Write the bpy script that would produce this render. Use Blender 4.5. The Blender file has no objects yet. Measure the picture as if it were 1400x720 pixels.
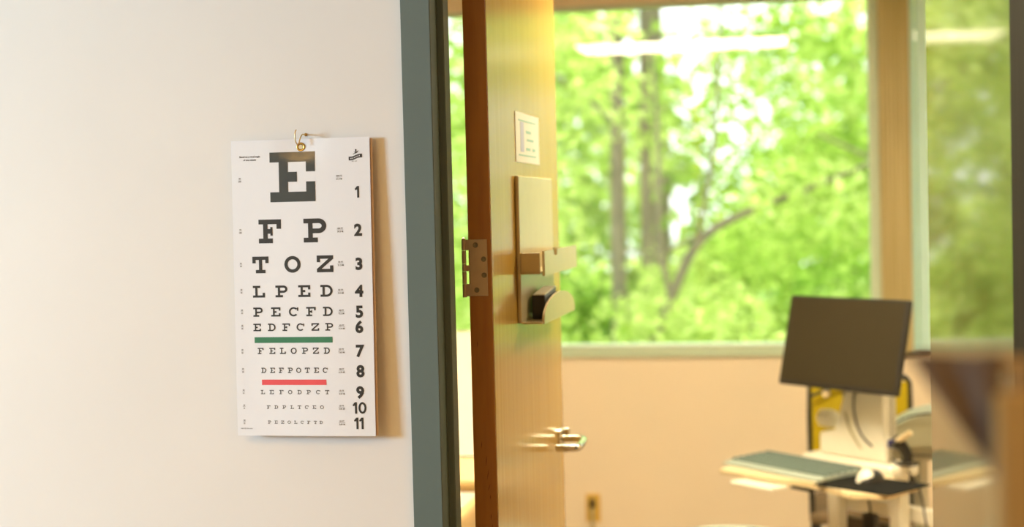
import bpy, bmesh, math, random
import numpy as np
from mathutils import Vector, Matrix

R = math.radians
PI = math.pi
S = bpy.context.scene
COL = S.collection
random.seed(7)
RNG = np.random.default_rng(11)

# ------------------------------------------------------------------ camera
PSI, PIT, RHO = R(10.8), R(2.05), 0.0247
fwd = Vector((-math.sin(PSI)*math.cos(PIT), math.cos(PSI)*math.cos(PIT), -math.sin(PIT)))
r0 = Vector((math.cos(PSI), math.sin(PSI), 0))
u0 = r0.cross(fwd)
rgt = r0*math.cos(RHO) - u0*math.sin(RHO)
upv = rgt.cross(fwd)
cam_data = bpy.data.cameras.new('camera')
cam = bpy.data.objects.new('camera', cam_data)
COL.objects.link(cam)
m = Matrix((rgt, upv, -fwd)).transposed().to_4x4()
m.translation = Vector((0, 0, 1.55))
cam.matrix_world = m
cam_data.sensor_width = 36
cam_data.lens = 54
cam_data.clip_start = 0.02
cam_data.dof.use_dof = True
cam_data.dof.focus_distance = 2.78
cam_data.dof.aperture_fstop = 2.25
S.camera = cam

# ------------------------------------------------------------------ world, lights, exposure
W = bpy.data.worlds.new('world')
S.world = W
W.use_nodes = True
bg = W.node_tree.nodes['Background']
bg.inputs[0].default_value = (0.94, 1.0, 0.97, 1)
bg.inputs[1].default_value = 1.5

def add_light(name, kind, loc, target, energy, color, size=None, size_y=None):
    d = bpy.data.lights.new(name, kind)
    d.energy = energy
    d.color = color
    if kind == 'AREA':
        d.shape = 'RECTANGLE'
        d.size = size
        d.size_y = size_y or size
    o = bpy.data.objects.new(name, d)
    COL.objects.link(o)
    o.location = loc
    o.rotation_euler = (Vector(target) - Vector(loc)).to_track_quat('-Z', 'Y').to_euler()
    return o

sun = add_light('sun', 'SUN', (-4, 20, 18), (0, 8, 0), 4.1, (1.0, 0.97, 0.86))
sun.data.angle = R(0.6)
# daylight from the window at the far left end of the corridor
add_light('corridor_daylight', 'AREA', (-5.6, -0.35, 1.95), (-0.9, 2.66, 1.45), 157, (0.48, 0.75, 1.0), 1.0, 0.9)
# warm ceiling lamps of the corridor
add_light('corridor_lamp', 'AREA', (-1.9, 0.6, 2.40), (-1.9, 0.6, 0), 16, (1.0, 0.54, 0.13), 1.2, 1.2)
add_light('corridor_lamp', 'AREA', (1.2, 0.2, 2.40), (1.2, 0.2, 0), 14, (1.0, 0.54, 0.13), 1.2, 1.2)

S.view_settings.view_transform = 'Standard'
S.view_settings.look = 'None'
S.view_settings.exposure = 1.0
S.view_settings.gamma = 1.0
S.view_settings.use_curve_mapping = False
S.cycles.use_denoising = True
S.cycles.max_bounces = 10
S.cycles.diffuse_bounces = 5
S.cycles.transparent_max_bounces = 12
S.cycles.sample_clamp_indirect = 6.0
S.cycles.caustics_reflective = False
S.cycles.caustics_refractive = False

# ------------------------------------------------------------------ materials
def mat(name, color, rough=0.5, spec=0.5, metal=0.0, var=0.0, scale=(20, 20, 20), bump=0.0, coat=0.0, coat_rough=0.1,
        emit=None, strength=0.0, dark=None, aniso=0.0, aniso_rot=0.0):
    M = bpy.data.materials.new(name)
    M.use_nodes = True
    nt = M.node_tree
    b = nt.nodes['Principled BSDF']
    b.inputs['Base Color'].default_value = (*color, 1)
    b.inputs['Roughness'].default_value = rough
    b.inputs['Specular IOR Level'].default_value = spec
    b.inputs['Metallic'].default_value = metal
    b.inputs['Coat Weight'].default_value = coat
    b.inputs['Coat Roughness'].default_value = coat_rough
    if emit:
        b.inputs['Emission Color'].default_value = (*emit, 1)
        b.inputs['Emission Strength'].default_value = strength
    if var or bump or dark:
        tc = nt.nodes.new('ShaderNodeTexCoord')
        mp = nt.nodes.new('ShaderNodeMapping')
        mp.inputs['Scale'].default_value = scale
        nz = nt.nodes.new('ShaderNodeTexNoise')
        nz.inputs['Scale'].default_value = 1.0
        nz.inputs['Detail'].default_value = 5
        nt.links.new(tc.outputs['Object'], mp.inputs[0])
        nt.links.new(mp.outputs[0], nz.inputs['Vector'])
        if var or dark:
            mx = nt.nodes.new('ShaderNodeMix')
            mx.data_type = 'RGBA'
            d = dark or tuple(c*(1-var) for c in color)
            mx.inputs[6].default_value = (*d, 1)
            mx.inputs[7].default_value = (*color, 1)
            rp = nt.nodes.new('ShaderNodeMapRange')
            rp.inputs[1].default_value = 0.3
            rp.inputs[2].default_value = 0.7
            nt.links.new(nz.outputs[0], rp.inputs[0])
            nt.links.new(rp.outputs[0], mx.inputs[0])
            nt.links.new(mx.outputs[2], b.inputs['Base Color'])
        if bump:
            bp = nt.nodes.new('ShaderNodeBump')
            bp.inputs['Strength'].default_value = bump
            bp.inputs['Distance'].default_value = 0.002
            nt.links.new(nz.outputs[0], bp.inputs['Height'])
            nt.links.new(bp.outputs[0], b.inputs['Normal'])
    if aniso:
        b.inputs['Anisotropic'].default_value = aniso
        b.inputs['Anisotropic Rotation'].default_value = aniso_rot
        tg = nt.nodes.new('ShaderNodeTangent')
        tg.direction_type = 'RADIAL'
        tg.axis = 'Z'
        nt.links.new(tg.outputs[0], b.inputs['Tangent'])
    return M

def glass_mat(name, tint=(0.97, 1, 0.98), ior=1.95):
    M = bpy.data.materials.new(name)
    M.use_nodes = True
    nt = M.node_tree
    nt.nodes.remove(nt.nodes['Principled BSDF'])
    t = nt.nodes.new('ShaderNodeBsdfTransparent')
    t.inputs[0].default_value = (*tint, 1)
    g = nt.nodes.new('ShaderNodeBsdfGlossy')
    g.inputs['Roughness'].default_value = 0.0
    f = nt.nodes.new('ShaderNodeFresnel')
    f.inputs[0].default_value = ior
    x = nt.nodes.new('ShaderNodeMixShader')
    nt.links.new(f.outputs[0], x.inputs[0])
    nt.links.new(t.outputs[0], x.inputs[1])
    nt.links.new(g.outputs[0], x.inputs[2])
    nt.links.new(x.outputs[0], nt.nodes['Material Output'].inputs[0])
    return M

def leaf_mat(name, c1, c2, tr):
    M = bpy.data.materials.new(name)
    M.use_nodes = True
    nt = M.node_tree
    nt.nodes.remove(nt.nodes['Principled BSDF'])
    geo = nt.nodes.new('ShaderNodeNewGeometry')
    mx = nt.nodes.new('ShaderNodeMix'); mx.data_type = 'RGBA'
    mx.inputs[6].default_value = (*c1, 1)
    mx.inputs[7].default_value = (*c2, 1)
    nt.links.new(geo.outputs['Random Per Island'], mx.inputs[0])
    d = nt.nodes.new('ShaderNodeBsdfDiffuse')
    t = nt.nodes.new('ShaderNodeBsdfTranslucent')
    x = nt.nodes.new('ShaderNodeMixShader')
    x.inputs[0].default_value = tr
    nt.links.new(mx.outputs[2], d.inputs[0])
    nt.links.new(mx.outputs[2], t.inputs[0])
    nt.links.new(d.outputs[0], x.inputs[1])
    nt.links.new(t.outputs[0], x.inputs[2])
    nt.links.new(x.outputs[0], nt.nodes['Material Output'].inputs[0])
    return M

M = {}
M['wall_white'] = mat('wall_white', (0.80, 0.76, 0.70), 0.6, 0.3, var=0.03, scale=(3, 3, 3), bump=0.05)
M['wall_peach'] = mat('wall_peach', (0.86, 0.745, 0.575), 0.6, 0.3, var=0.03, scale=(3, 3, 3))
M['wall_tan'] = mat('wall_tan', (0.72, 0.50, 0.27), 0.6, 0.3, var=0.03, scale=(3, 3, 3))
M['ceiling'] = mat('ceiling_white', (0.80, 0.75, 0.62), 0.8, 0.2, var=0.04, scale=(8, 8, 8))
M['floor'] = mat('floor_vinyl', (0.48, 0.36, 0.22), 0.4, 0.5, var=0.15, scale=(4, 4, 4))
M['carpet'] = mat('floor_carpet', (0.36, 0.23, 0.11), 0.9, 0.2, var=0.2, scale=(60, 60, 60))
M['frame_paint'] = mat('frame_paint', (0.120, 0.165, 0.150), 0.42, 0.45, var=0.06, scale=(6, 6, 2), bump=0.02)
M['maple'] = mat('maple_veneer', (0.50, 0.315, 0.062), 0.18, 0.55, dark=(0.43, 0.26, 0.045), scale=(60, 60, 2.5))
M['maple_panel'] = mat('maple_panel', (0.15, 0.10, 0.03), 0.06, 0.45, dark=(0.12, 0.078, 0.022), scale=(60, 60, 2.5), aniso=0.9, aniso_rot=0.25)
M['screen_edge'] = mat('screen_edge', (0.040, 0.030, 0.016), 0.8, 0.08, var=0.2, scale=(40, 40, 3))
M['edge_wood'] = mat('edge_wood', (0.40, 0.17, 0.020), 0.45, 0.4, dark=(0.31, 0.12, 0.012), scale=(40, 25, 5))
M['grain'] = mat('grain_mark', (0.10, 0.03, 0.006), 0.6, 0.2, var=0.3)
M['post_wood'] = mat('mullion_wood', (0.60, 0.51, 0.26), 0.45, 0.4, dark=(0.47, 0.385, 0.17), scale=(45, 45, 1.5))
M['win_frame'] = mat('window_paint', (0.58, 0.70, 0.55), 0.35, 0.5, var=0.05, scale=(10, 10, 3))
M['win_frame2'] = mat('window_paint_cool', (0.58, 0.86, 0.84), 0.35, 0.5, var=0.05, scale=(10, 10, 3))
M['sill_dark'] = mat('sill_dark', (0.10, 0.075, 0.04), 0.5, 0.4, var=0.1)
M['glass'] = glass_mat('window_glass')
M['paper'] = mat('chart_paper', (0.83, 0.83, 0.84), 0.42, 0.35, var=0.015, scale=(12, 12, 12), bump=0.03)
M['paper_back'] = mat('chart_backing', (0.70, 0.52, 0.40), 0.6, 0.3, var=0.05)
M['ink_gloss'] = mat('ink_gloss', (0.045, 0.060, 0.066), 0.22, 0.65, var=0.1, scale=(14, 14, 14), bump=0.25)
M['ink'] = mat('ink_black', (0.035, 0.035, 0.033), 0.4, 0.4, var=0.1)
M['ink_grey'] = mat('ink_grey', (0.085, 0.08, 0.075), 0.5, 0.3, var=0.1)
M['ink_light'] = mat('ink_light', (0.26, 0.245, 0.23), 0.5, 0.3, var=0.1)
M['ink_green'] = mat('ink_green', (0.055, 0.215, 0.105), 0.5, 0.3, var=0.04)
M['ink_red'] = mat('ink_red', (0.82, 0.10, 0.105), 0.5, 0.3, var=0.04)
M['brass'] = mat('brass', (0.62, 0.40, 0.11), 0.28, 0.5, metal=1.0, var=0.15)
M['brass_light'] = mat('wire_brass', (0.70, 0.52, 0.24), 0.35, 0.5, metal=0.8, var=0.15)
M['hinge'] = mat('hinge_steel', (0.50, 0.38, 0.24), 0.48, 0.5, metal=0.45, var=0.10, scale=(30, 30, 30))
M['screw'] = mat('screw_steel', (0.20, 0.18, 0.11), 0.35, 0.5, metal=0.8, var=0.2)
M['chrome'] = mat('lever_metal', (0.66, 0.62, 0.52), 0.18, 0.5, metal=1.0, var=0.08)
M['plastic_cream'] = mat('plastic_cream', (0.56, 0.48, 0.29), 0.24, 0.55, var=0.04)
M['black'] = mat('black_plastic', (0.018, 0.016, 0.013), 0.45, 0.5, var=0.2)
M['screen'] = mat('screen_off', (0.034, 0.027, 0.013), 0.45, 0.3, var=0.05)
M['white_metal'] = mat('white_metal', (0.90, 0.87, 0.74), 0.35, 0.5, var=0.04)
M['grey_metal'] = mat('grey_metal', (0.56, 0.54, 0.43), 0.35, 0.5, var=0.05)
M['key_grey'] = mat('key_grey', (0.14, 0.19, 0.17), 0.5, 0.4, var=0.1)
M['key_base'] = mat('keyboard_base', (0.38, 0.44, 0.38), 0.5, 0.4, var=0.06)
M['pad'] = mat('pad_black', (0.014, 0.014, 0.012), 0.9, 0.1, var=0.2)
M['seat_brown'] = mat('seat_brown', (0.24, 0.17, 0.09), 0.7, 0.3, var=0.2)
M['yellow'] = mat('yellow_fabric', (0.48, 0.36, 0.006), 0.7, 0.3, var=0.15, scale=(50, 50, 50))
M['printer'] = mat('printer_grey', (0.50, 0.49, 0.34), 0.45, 0.4, var=0.05)
M['printer_top'] = mat('printer_top', (0.62, 0.70, 0.60), 0.35, 0.5, var=0.05)
M['blue'] = mat('connector_blue', (0.04, 0.04, 0.18), 0.5, 0.4, var=0.1)
M['cream'] = mat('cream_plastic', (0.80, 0.66, 0.40), 0.4, 0.4, var=0.05)
M['ivory'] = mat('ivory_plate', (0.72, 0.48, 0.10), 0.4, 0.4, var=0.04)
M['grey_cord'] = mat('grey_cord', (0.45, 0.40, 0.22), 0.5, 0.4, var=0.1)
M['vinyl_tan'] = mat('vinyl_tan', (0.62, 0.42, 0.18), 0.4, 0.4, var=0.08)
M['paper_roll'] = mat('table_paper', (0.54, 0.51, 0.42), 0.7, 0.2, var=0.03, bump=0.2)
M['dark_wood'] = mat('table_base', (0.10, 0.075, 0.045), 0.5, 0.4, var=0.2)
M['note'] = mat('note_paper', (0.78, 0.76, 0.66), 0.45, 0.4, var=0.02)
M['note_blue'] = mat('note_blue', (0.50, 0.52, 0.66), 0.5, 0.4, var=0.04)
M['note_teal'] = mat('note_teal', (0.30, 0.55, 0.45), 0.5, 0.4, var=0.04)
M['taupe'] = mat('taupe_cloth', (0.15, 0.118, 0.098), 0.85, 0.2, var=0.25, scale=(60, 60, 60))
M['stand_wood'] = mat('stand_wood', (0.36, 0.24, 0.08), 0.5, 0.4, dark=(0.29, 0.18, 0.055), scale=(60, 60, 4))
M['lamp_frame'] = mat('lamp_frame', (0.8, 0.78, 0.7), 0.4, 0.4, var=0.03)
M['lamp_glow'] = mat('lamp_glow', (0.9, 0.85, 0.75), 0.5, 0.3, emit=(1.0, 0.83, 0.56), strength=18.5, var=0.02)
M['bark'] = mat('bark', (0.24, 0.21, 0.14), 0.9, 0.2, dark=(0.14, 0.12, 0.08), scale=(14, 14, 3), bump=0.6)
M['grass'] = mat('ground_grass', (0.16, 0.30, 0.04), 0.9, 0.2, dark=(0.10, 0.20, 0.03), scale=(2, 2, 2))
M['plaster_out'] = mat('outer_plaster', (0.5, 0.45, 0.38), 0.8, 0.2, var=0.1)
M['leaf_a'] = leaf_mat('leaf_bright', (0.42, 0.58, 0.11), (0.72, 0.82, 0.30), 0.58)
M['leaf_b'] = leaf_mat('leaf_mid', (0.26, 0.44, 0.055), (0.62, 0.77, 0.20), 0.55)
M['leaf_c'] = leaf_mat('leaf_deep', (0.16, 0.32, 0.04), (0.50, 0.68, 0.13), 0.5)

# ------------------------------------------------------------------ mesh helpers
def bx(bm, x0, x1, y0, y1, z0, z1, bev=0.0, seg=2, mtx=None):
    g = bmesh.ops.create_cube(bm, size=1.0)
    vs = g['verts']
    for v in vs:
        v.co = Vector(((x0+x1)/2 + v.co.x*(x1-x0), (y0+y1)/2 + v.co.y*(y1-y0), (z0+z1)/2 + v.co.z*(z1-z0)))
    if bev:
        es = list({e for v in vs for e in v.link_edges})
        r = bmesh.ops.bevel(bm, geom=es, offset=bev, segments=seg, affect='EDGES', profile=0.5)
        vs = list({v for f in r['faces'] for v in f.verts} | {v for v in vs if v.is_valid})
    if mtx is not None:
        for v in vs:
            v.co = mtx @ v.co
    return bm

def lathe(bm, prof, n=24, mtx=None):
    rings = []
    for (r, z) in prof:
        rings.append([bm.verts.new((r*math.cos(2*PI*k/n), r*math.sin(2*PI*k/n), z)) for k in range(n)])
    for a, b in zip(rings, rings[1:]):
        for k in range(n):
            bm.faces.new((a[k], a[(k+1) % n], b[(k+1) % n], b[k]))
    bm.faces.new(list(reversed(rings[0])))
    bm.faces.new(rings[-1])
    if mtx is not None:
        for rg in rings:
            for v in rg:
                v.co = mtx @ v.co
    return bm

def cyl(bm, p0, p1, r, r2=None, n=16):
    p0, p1 = Vector(p0), Vector(p1)
    q = (p1-p0).to_track_quat('Z', 'Y').to_matrix().to_4x4()
    q.translation = p0
    L = (p1-p0).length
    return lathe(bm, [(r, 0), (r if r2 is None else r2, L)], n, q)

def tube(bm, pts, r, n=8, smooth=0):
    P = [Vector(p) for p in pts]
    for _ in range(smooth):
        Q = [P[0]]
        for a, b in zip(P, P[1:]):
            Q += [a.lerp(b, 0.25), a.lerp(b, 0.75)]
        P = Q + [P[-1]]
    rad = r if isinstance(r, (list, tuple)) else None
    prev = None
    rings = []
    N = len(P)
    t0 = (P[1]-P[0]).normalized()
    u = t0.orthogonal().normalized()
    for i, p in enumerate(P):
        t = (P[min(i+1, N-1)] - P[max(i-1, 0)]).normalized()
        u = (u - t*u.dot(t)).normalized()
        w = t.cross(u)
        f = i/(N-1)
        if rad:
            s = f*(len(rad)-1); k = min(int(s), len(rad)-2); rr = rad[k] + (rad[k+1]-rad[k])*(s-k)
        else:
            rr = r
        rings.append([bm.verts.new(p + (u*math.cos(2*PI*k/n) + w*math.sin(2*PI*k/n))*rr) for k in range(n)])
    for a, b in zip(rings, rings[1:]):
        for k in range(n):
            bm.faces.new((a[k], a[(k+1) % n], b[(k+1) % n], b[k]))
    bm.faces.new(list(reversed(rings[0])))
    bm.faces.new(rings[-1])
    return bm

def prism(bm, poly, z0, z1, mtx=None):
    a = [bm.verts.new((x, y, z0)) for x, y in poly]
    b = [bm.verts.new((x, y, z1)) for x, y in poly]
    n = len(poly)
    bm.faces.new(list(reversed(a)))
    bm.faces.new(b)
    for k in range(n):
        bm.faces.new((a[k], a[(k+1) % n], b[(k+1) % n], b[k]))
    if mtx is not None:
        for v in a+b:
            v.co = mtx @ v.co
    return bm

def obj(name, bm, material, parent=None, smooth=None):
    me = bpy.data.meshes.new(name)
    bmesh.ops.recalc_face_normals(bm, faces=bm.faces[:])
    bm.to_mesh(me)
    bm.free()
    me.materials.append(material)
    if smooth:
        me.set_sharp_from_angle(angle=R(smooth))
        for p in me.polygons:
            p.use_smooth = True
    o = bpy.data.objects.new(name, me)
    COL.objects.link(o)
    if parent:
        o.parent = parent
    return o

def nb():
    return bmesh.new()

def box_obj(name, material, parent, *a, **k):
    return obj(name, bx(nb(), *a, **k), material, parent)

def thing(name, label, cat, loc=(0, 0, 0), rotz=0.0, group=None):
    o = bpy.data.objects.new(name, None)
    o.empty_display_size = 0.05
    COL.objects.link(o)
    o.location = loc
    o.rotation_euler = (0, 0, rotz)
    return tag(o, label, cat, group)

def tag(o, label, cat, group=None):
    o['label'] = label
    o['category'] = cat
    if group:
        o['group'] = group
    return o

def struct(o, label=None):
    o['kind'] = 'structure'
    if label:
        o['label'] = label
    return o

# ------------------------------------------------------------------ the setting
CE = 2.45                                   # ceiling height
# corridor wall with the doorway (opening x -0.70..0.416, z 0..2.23)
struct(box_obj('wall_front', M['wall_white'], None, -6.2, -0.69, 2.68, 2.80, 0, CE))
struct(box_obj('wall_front_right', M['wall_white'], None, 0.435, 3.2, 2.68, 2.80, 0, CE))
struct(box_obj('wall_front_top', M['wall_white'], None, -0.69, 0.435, 2.68, 2.80, 2.23, CE))
# back wall of the room with two window openings
WB = 6.2
b = nb()
bx(b, -2.6, 2.2, WB, WB+0.16, 0, 0.95)
bx(b, -2.6, 2.2, WB, WB+0.16, 2.36, CE+0.06)
bx(b, -2.6, -2.10, WB, WB+0.16, 0.95, 2.36)
bx(b, 1.75, 2.2, WB, WB+0.16, 0.95, 2.36)
struct(obj('wall_back', b, M['wall_peach']))
struct(box_obj('wall_left', M['wall_peach'], None, -2.72, -2.6, 2.80, WB+0.16, 0, CE+0.06))
struct(box_obj('wall_right', M['wall_peach'], None, 2.2, 2.32, 2.80, WB+0.16, 0, CE+0.06))
struct(box_obj('floor', M['floor'], None, -2.72, 2.32, 2.74, WB+0.16, -0.08, 0))
struct(box_obj('floor_corridor', M['carpet'], None, -6.3, 3.3, -1.5, 2.74, -0.08, 0))
# ceiling: panels around the recessed troffers are one slab, lamps hang just under it
struct(box_obj('ceiling', M['ceiling'], None, -2.72, 2.32, 2.70, WB+0.16, CE, CE+0.12))
struct(box_obj('ceiling_corridor', M['ceiling'], None, -6.3, 3.3, -1.5, 2.70, CE, CE+0.12))
struct(box_obj('wall_corridor', M['wall_tan'], None, -6.3, 3.3, -1.62, -1.5, 0, CE+0.12))
struct(box_obj('wall_corridor_right', M['wall_tan'], None, 3.2, 3.3, -1.5, 2.8, 0, CE))
struct(box_obj('wall_corridor_left', M['wall_tan'], None, -6.3, -6.2, -1.5, 2.8, 0, CE))
struct(box_obj('baseboard_back', M['sill_dark'], None, -2.6, 2.2, WB-0.012, WB, 0, 0.10))
struct(box_obj('baseboard_front', M['frame_paint'], None, -6.2, -0.71, 2.668, 2.68, 0, 0.10))

# door frame: pressed double-rabbet profile
prof = [(-.700, 2.665), (-.646, 2.665), (-.646, 2.718), (-.634, 2.718), (-.634, 2.755), (-.646, 2.755), (-.646, 2.812), (-.700, 2.812),
        (-.700, 2.801), (-.664, 2.801), (-.664, 2.679), (-.700, 2.679)]
b = nb(); prism(b, prof, 0, 2.23)
bmesh.ops.bevel(b, geom=[e for e in b.edges if abs(e.verts[0].co.z-e.verts[1].co.z) > 1], offset=0.0012, segments=2, affect='EDGES')
struct(obj('trim_1', b, M['frame_paint']), 'teal grey metal door frame post beside the eye chart wall')
b = nb(); prism(b, [(-.254-x, y) for x, y in reversed(prof)], 0, 2.23)
struct(obj('trim_2', b, M['frame_paint']), 'teal grey metal door frame post on the latch side')
b = nb(); bx(b, -.700, .446, 2.665, 2.812, 2.175, 2.23)
struct(obj('trim_3', b, M['frame_paint']), 'teal grey metal head of the door frame')

# windows: rails of each frame are parts, panes too
def window(name, x0, x1, z0, z1, fm, wl, wr, wt, wb, label):
    e = bpy.data.objects.new(name, None); COL.objects.link(e); e.location = ((x0+x1)/2, WB, z0)
    struct(e, label)
    ox, oz = e.location.x, z0
    y0, y1 = 0.0, 0.06
    box_obj('stile', fm, e, x0-ox, x0+wl-ox, y0, y1, 0, z1-oz, bev=0.004)
    box_obj('stile', fm, e, x1-wr-ox, x1-ox, y0, y1, 0, z1-oz, bev=0.004)
    box_obj('rail', fm, e, x0+wl-ox, x1-wr-ox, y0, y1, 0, wb, bev=0.004)
    box_obj('rail', fm, e, x0+wl-ox, x1-wr-ox, y0, y1, z1-oz-wt, z1-oz, bev=0.004)
    b = nb()
    v = [b.verts.new(p) for p in ((x0+wl-ox, 0.012, wb), (x1-wr-ox, 0.012, wb), (x1-wr-ox, 0.012, z1-oz-wt), (x0+wl-ox, 0.012, z1-oz-wt))]
    b.faces.new(v)
    obj('pane', b, M['glass'], e)
    return e
w1 = window('window_1', -2.10, 0.295, 0.95, 2.36, M['win_frame'], 0.045, 0.040, 0.018, 0.036, 'large picture window in a pale frame facing bright green trees')
w2 = window('window_2', 0.412, 1.75, 0.95, 2.36, M['win_frame2'], 0.022, 0.045, 0.018, 0.036, 'second window right of the wooden mullion')
struct(box_obj('stop', M['win_frame2'], w2, 0.438-1.081, 0.482-1.081, -0.006, 0.05, 0, 1.41, bev=0.003))
for k in w2.children:
    if 'kind' in k: del k['kind']
# grooved wooden post between the windows
b = nb()
bx(b, 0.295, 0.412, WB-0.02, WB+0.14, 0.95, 2.36)
for k in range(7):
    xx = 0.301 + k*0.0158
    bx(b, xx, xx+0.0105, WB-0.026, WB-0.019, 0.95, 2.36, bev=0.002, seg=1)
struct(obj('trim_4', b, M['post_wood']), 'grooved honey-coloured wooden post between the two windows')
struct(box_obj('trim_5', M['sill_dark'], None, 0.300, 1.80, WB-0.025, WB, 0.930, 0.949, bev=0.003), 'thin dark sill under the second window')
struct(box_obj('trim_6', M['win_frame'], None, -2.12, 0.295, WB-0.018, WB, 0.936, 0.950, bev=0.003), 'pale green sill under the large window')
# outside ground
struct(box_obj('ground', M['grass'], None, -30, 30, WB+0.16, 60, -1.3, -1.0))

# ------------------------------------------------------------------ door (open into the room)
XF = -0.574
D = bpy.data.objects.new('door_1', None); COL.objects.link(D); D.location = (-0.596, 2.806, 0.01)
struct(D, 'maple veneer door standing open into the room')
ox, oy, oz = D.location
box_obj('leaf_core', M['maple'], D, -0.0215, 0.0220, 0.004, 0.808, 0, 2.16, bev=0.0012, seg=1)
eb = box_obj('edge_band', M['edge_wood'], D, -0.0218, 0.0212, 0.0, 0.0045, 0, 2.16, bev=0.001, seg=1)
eb['label'] = 'orange-brown solid wood edge'
b = nb()
for (x, z, l, a) in ((0.0025, 1.08, .020, .12), (0.005, 1.055, .022, .3), (0.0065, 1.03, .014, .5), (0.0085, 1.012, .010, .2), (0.009, .975, .012, .0), (0.0105, 0.955, .014, .35), (-0.006, 1.11, .015, .1), (-0.009, 1.30, .012, .1)):
    t = Matrix.Translation((x, 0.0, z-.012)) @ Matrix.Rotation(a*0.6, 4, 'Y')
    prism(b, [(-.0002, -l/2), (.0003, -l/4), (.0005, 0), (.0002, l/2), (-.0003, l/4), (-.0004, -l/8)], 0, 0.0003, t @ Matrix.Rotation(PI/2, 4, 'X'))
gm = obj('grain_marks', b, M['grain'], D); gm['kind'] = 'stuff'
# hinge
H = bpy.data.objects.new('hinge', None); COL.objects.link(H); H.parent = D; H.location = (-0.0, -0.001, 1.388-oz)
H['label'] = 'steel butt hinge on the door edge'
b = nb()
bx(b, -0.0190, 0.0145, -0.0012, 0.0004, 0, 0.106, bev=0.0006, seg=1)
for z0, z1 in ((0.0, 0.023), (0.047, 0.058), (0.086, 0.106)):
    bx(b, -0.0300, -0.0185, -0.0014, 0.0008, z0, z1)
obj('hinge_leaf', b, M['hinge'], H)
for k, (z0, z1) in enumerate(((-0.002, 0.023), (0.0235, 0.0465), (0.047, 0.0605), (0.061, 0.0855), (0.086, 0.106))):
    b = nb(); lathe(b, [(.0036, z0), (.0042, z0+.0005), (.0042, z1-.0005), (.0036, z1)], 14, Matrix.Translation((-0.0300, -0.001, 0)))
    obj('knuckle', b, M['hinge'], H, 40)
b = nb(); lathe(b, [(.0030, .1060), (.0036, .1068), (.0032, .1085), (.0015, .1095)], 14, Matrix.Translation((-0.0300, -0.001, 0)))
obj('hinge_pin', b, M['brass_light'], H, 40)
for x, z in ((-0.0075, 0.0955), (0.0075, 0.0690), (0.0078, 0.0390), (-0.0070, 0.0115)):
    b = nb()
    t = Matrix.Translation((x, -0.0010, z)) @ Matrix.Rotation(PI/2, 4, 'X')
    lathe(b, [(.0050, 0), (.0050, .0006), (.0043, .0010), (.0036, .0007)], 18, t)
    bx(b, -.0026, .0026, -.0005, .0005, .0006, .0012, mtx=t)
    bx(b, -.0005, .0005, -.0026, .0026, .0006, .0012, mtx=t)
    obj('screw', b, M['screw'], H, 40)
# lever handle near the far edge
L = bpy.data.objects.new('lever_handle', None); COL.objects.link(L); L.parent = D; L.location = (0.0220, 0.742, 0.998)
L['label'] = 'satin metal lever with a returned end'
b = nb(); lathe(b, [(.026, 0), (.026, .006), (.022, .009), (.012, .010)], 28, Matrix.Rotation(PI/2, 4, 'Y'))
obj('rose', b, M['chrome'], L, 40)
b = nb(); tube(b, [(.005, 0, 0), (.045, 0, 0), (.058, -.006, -.001), (.062, -.024, -.002), (.062, -.090, -.004), (.058, -.108, -.005), (.045, -.114, -.005), (.010, -.114, -.005)], .0088, 14, 2)
obj('lever', b, M['chrome'], L, 50)
b = nb(); lathe(b, [(.0065, 0), (.0065, .012), (.009, .013), (.009, .022), (.006, .024)], 18, Matrix.Translation((0, .008, .016)) @ Matrix.Rotation(PI/2, 4, 'Y') )
obj('lock_button', b, M['chrome'], L, 40)
box_obj('latch_plate', M['chrome'], D, -0.012, 0.012, 0.8075, 0.8095, 0.93, 1.07)

# ------------------------------------------------------------------ eye chart
YS = -0.024                                  # stand-off of the sheet from the wall
def bend(u, v):                              # chart-local stand-off (towards the corridor)
    t = (1.6855 - v)/0.54
    y = -(0.016 + 0.012*t)
    y += 0.0045*math.exp(-((u)/0.035)**2 - ((v-1.672)/0.02)**2)      # pulled back at the hook
    return y - 0.0012*math.sin(u*19+0.6)*(0.4+t)
CH = thing('eye_chart', 'white paper eye chart with black letters hanging on the wall by a brass hook', 'eye chart', (-0.893, 2.68, 0))
def sheet_bm(u0, u1, v0, v1, dy, nu=24, nv=40, th=0.0007):
    b = nb()
    g = [[b.verts.new((u0+(u1-u0)*i/nu, bend(u0+(u1-u0)*i/nu, v0+(v1-v0)*j/nv)+dy, v0+(v1-v0)*j/nv)) for i in range(nu+1)] for j in range(nv+1)]
    for j in range(nv):
        for i in range(nu):
            b.faces.new((g[j][i], g[j][i+1], g[j+1][i+1], g[j+1][i]))
    r = bmesh.ops.extrude_face_region(b, geom=b.faces[:])
    for v in r['geom']:
        if isinstance(v, bmesh.types.BMVert):
            v.co.y += th
    return b
obj('sheet', sheet_bm(-0.1318, 0.1302, 1.1475, 1.6850, 0), M['paper'], CH, 30)
o = obj('backing_sheet', sheet_bm(-0.130, 0.1342, 1.1490, 1.6820, 0.0035), M['paper_back'], CH, 30); o['label'] = 'darker backing sheet showing at the right edge'

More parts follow.
